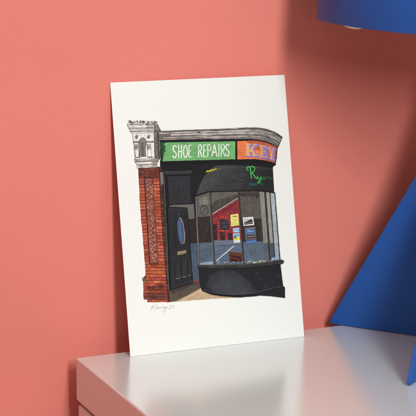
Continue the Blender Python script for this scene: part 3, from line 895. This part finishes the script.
k.poly([(243.6, 219.0), (249.4, 218.6), (247, 220.6), (243.8, 221.6)], (186, 188, 190), .08); k.line([(244.4, 223.6), (252.2, 222.8)], .5, (160, 160, 162))
k.line([(242.4, 217.8), (253.0, 216.8), (254.0, 225.2), (243.2, 226.2), (242.4, 217.8)], .25, (120, 118, 116))
k.done('window_notice', ill)
k = Ink()
k.poly([(244.4, 227.8), (255.0, 227.0), (256.0, 239.4), (245.2, 240.0)], (112, 108, 105), .05)
k.poly([(245.6, 229.4), (254.2, 228.8), (254.7, 233.6), (246.0, 234.2)], (70, 104, 160), .05); k.line([(246.8, 231.9), (253.4, 231.4)], .8, (142, 172, 214), .15, 1); k.line([(247.0, 230.4), (251, 230.1)], .35, (200, 214, 232))
k.poly([(246.0, 235.2), (254.8, 234.6), (255.2, 238.4), (246.4, 238.9)], (66, 62, 62), .05); k.line([(247.2, 236.9), (254, 236.4)], .55, (164, 160, 156), .12, 1)
k.poly([(245.4, 240.6), (256.2, 239.9), (256.6, 243.0), (245.8, 243.6)], (74, 110, 168), .05); k.line([(246.6, 242.2), (255.4, 241.5)], .4, (140, 168, 206), .1, 1)
k.done('window_notice', ill)

# ---- sill and stallriser
k = Ink()
rise = curve([(198.6, 267.4), (199.4, 280), (200.9, 288.6), (206, 292.4), (214, 295.0), (226, 296.6), (238, 297.2), (250, 296.6), (259.6, 295.6)], 4)
k.poly(rise + [(270, 296.4), (284.6, 298.0), (284.3, 287.4), (282.6, 286.4), (280.3, 263.4), (262, 264.8), (238, 266.4)], (33, 34, 38), .06)
ar = curve([(205.4, 287.2), (207.0, 280), (210.6, 274.4), (217, 270.8), (226, 269.6), (234, 271.0), (242, 275.4), (250, 281.8), (256.4, 288.6), (260.0, 293.8)], 4)
for q, v in ((1.0, 40), (.98, 43), (.96, 46), (.93, 50), (.90, 53), (.82, 57), (.70, 61), (.55, 65)):
    k.poly([(230 + (x - 230) * q, 293 + (y - 293) * q) for x, y in ar] + [(230 + (x - 230) * q, 293 + (y - 293) * q) for x, y in ((250, 294.8), (238, 295.4), (226, 294.8), (214, 293.0))], (v * .96, v, v * 1.08), .1)
k.hatch(208, 256, 273, 291, 80, (76, 82, 91), .22, 1.2, 3, lambda x, y: (x - 232) ** 2 / 24 ** 2 + (y - 294) ** 2 / 20 ** 2 < .8)
k.hatch(208, 256, 273, 291, 90, (52, 57, 65), .25, 1.9, 3, lambda x, y: (x - 232) ** 2 / 24 ** 2 + (y - 294) ** 2 / 20 ** 2 < .8)
for i in range(15):
    x, y = random.uniform(208, 280), random.uniform(271, 291)
    for q in range(5):
        k.poly(arc(x + random.gauss(0, .9), y + random.gauss(0, .7), random.uniform(.25, .7), random.uniform(.2, .5), 0, 300, 5), random.choice([(56, 72, 112), (50, 62, 92), (78, 88, 108)]), .06, same=True)
        LAY[0] += 2.5e-7
k.hatch(262, 280, 269, 285, 50, (46, 48, 53), .25, 1.4, 4)
k.line(curve([(203, 289.6), (214, 292.6), (230, 294.2), (248, 293.6), (262, 291), (272, 288.4), (282.6, 286.0)], 4), .5, (80, 82, 88))
k.line(curve([(202, 291), (214, 294), (230, 295.6), (248, 294.8), (262, 292.4), (272, 289.8), (283, 287.6)], 4), .5, (14, 14, 16))
k.line(rise, .5, (18, 18, 20)); k.line([(280.2, 266), (282.6, 286), (284.4, 287.6), (284.7, 298)], .5, (16, 16, 18))
sill = curve([(197.0, 265.0), (214, 265.2), (238, 264.6), (256, 263.4), (270, 261.6), (280, 259.8), (284.0, 261.4)], 4)
sil2 = curve([(197.4, 268.2), (214, 268.8), (238, 268.2), (256, 267.0), (270, 265.6), (280, 264.4), (283.6, 262.6)], 4)
k.step()
for i in range(len(sill) - 1):
    k.face([sill[i], sill[i + 1], sil2[i + 1], sil2[i]], jit((58, 55, 54), 5))
k.line(sill, .45, (104, 99, 96)); k.line(sil2, .6, (14, 14, 15))
k.done('stall_riser', ill)

# ---- pencil signature (on bare paper, so back down to the sheet)
LAY[0] = 0.00002
k = Ink()
PC = (150, 148, 146)
def sig(pts, w=.28):
    k.line(curve(pts, 4), w, jit(PC, 18), .03, 1)
sig([(149.6, 309.8), (150.6, 310.2), (151.8, 307.6), (153.0, 305.0), (152.8, 307.6), (152.9, 309.6)]); sig([(151.0, 308.0), (153.4, 307.4)])
sig([(157.4, 305.6), (155.6, 305.4), (154.6, 307.4), (155.2, 309.4), (156.8, 309.0), (157.2, 307.6), (156.2, 307.6)])
sig([(157.2, 308.4), (158.6, 307.6), (158.2, 306.8), (157.8, 308.2), (159.0, 308.8), (160.0, 307.4), (160.6, 308.4), (161.4, 307.2), (162.0, 308.2), (162.8, 307.4), (163.4, 308.0)])
sig([(164.8, 307.2), (163.4, 307.0), (163.6, 308.4), (165.0, 307.4), (165.0, 310.6), (164.2, 312.6), (163.2, 311.8), (164.8, 309.6), (166.2, 308.0), (166.8, 307.2), (166.0, 307.2), (166.4, 308.4), (167.6, 307.8)])
sig([(169.2, 305.8), (170.4, 305.2), (171.0, 306.2), (169.8, 308.0), (169.2, 309.0), (171.2, 308.6)])
sig([(172.8, 305.2), (172.2, 307.2), (174.2, 306.8)]); sig([(173.6, 305.4), (173.5, 308.8)])
k.done('signature', ill)

# ------------------------------------------------------------------ light
w = bpy.data.worlds.new('World')
bpy.context.scene.world = w
w.use_nodes = True
bg = w.node_tree.nodes['Background']
bg.inputs['Color'].default_value = (1.0, 0.62, 0.53, 1)
bg.inputs['Strength'].default_value = 0.27

def area(name, loc, target, sx, sy, power, col):
    d = bpy.data.lights.new(name, 'AREA')
    d.shape = 'RECTANGLE'
    d.size, d.size_y = sx, sy
    d.energy = power
    d.color = col
    o = bpy.data.objects.new(name, d)
    o.location = loc
    o.rotation_euler = (Vector(target) - Vector(loc)).to_track_quat('-Z', 'Y').to_euler()
    C.objects.link(o)
    return o
area('window_light', (0.0, -2.6, 1.27), (0.15, 0.0, 0.15), 0.30, 1.1, 53, (0.955, 1.0, 0.985))
area('overhead_fill', (0.3, -1.0, 2.2), (0.25, -0.1, 0.0), 2.6, 2.6, 25, (0.96, 1.0, 0.985))  # added soft fill from above to brighten the tabletop, no actual fitting

# ------------------------------------------------------------------ camera
cd = bpy.data.cameras.new('camera')
cam = bpy.data.objects.new('camera', cd)
C.objects.link(cam)
Fv = Vector((0.39164887, 0.92003861, -0.01183688))
Rv = Vector((0.92004228, -0.39174707, -0.00751192))
Uv = Vector((0.01154832, 0.00794839, 0.99990172))
O = Vector((-0.5171639, -1.58831828, 0.47125156))
cam.matrix_world = Matrix(((Rv.x, Uv.x, -Fv.x, O.x), (Rv.y, Uv.y, -Fv.y, O.y), (Rv.z, Uv.z, -Fv.z, O.z), (0, 0, 0, 1)))
cd.sensor_width = 36
cd.lens = 1543.41277 * 36 / 416
cd.shift_y = -268.62484 / 416
cd.clip_end = 50
cd.clip_start = 0.05
cd.dof.use_dof = True
cd.dof.focus_distance = 1.70
cd.dof.aperture_fstop = 11
S = bpy.context.scene
S.camera = cam
S.view_settings.view_transform = 'Standard'
S.view_settings.look = 'None'
S.view_settings.exposure = 0
S.view_settings.gamma = 1
S.cycles.use_denoising = True
S.cycles.max_bounces = 8
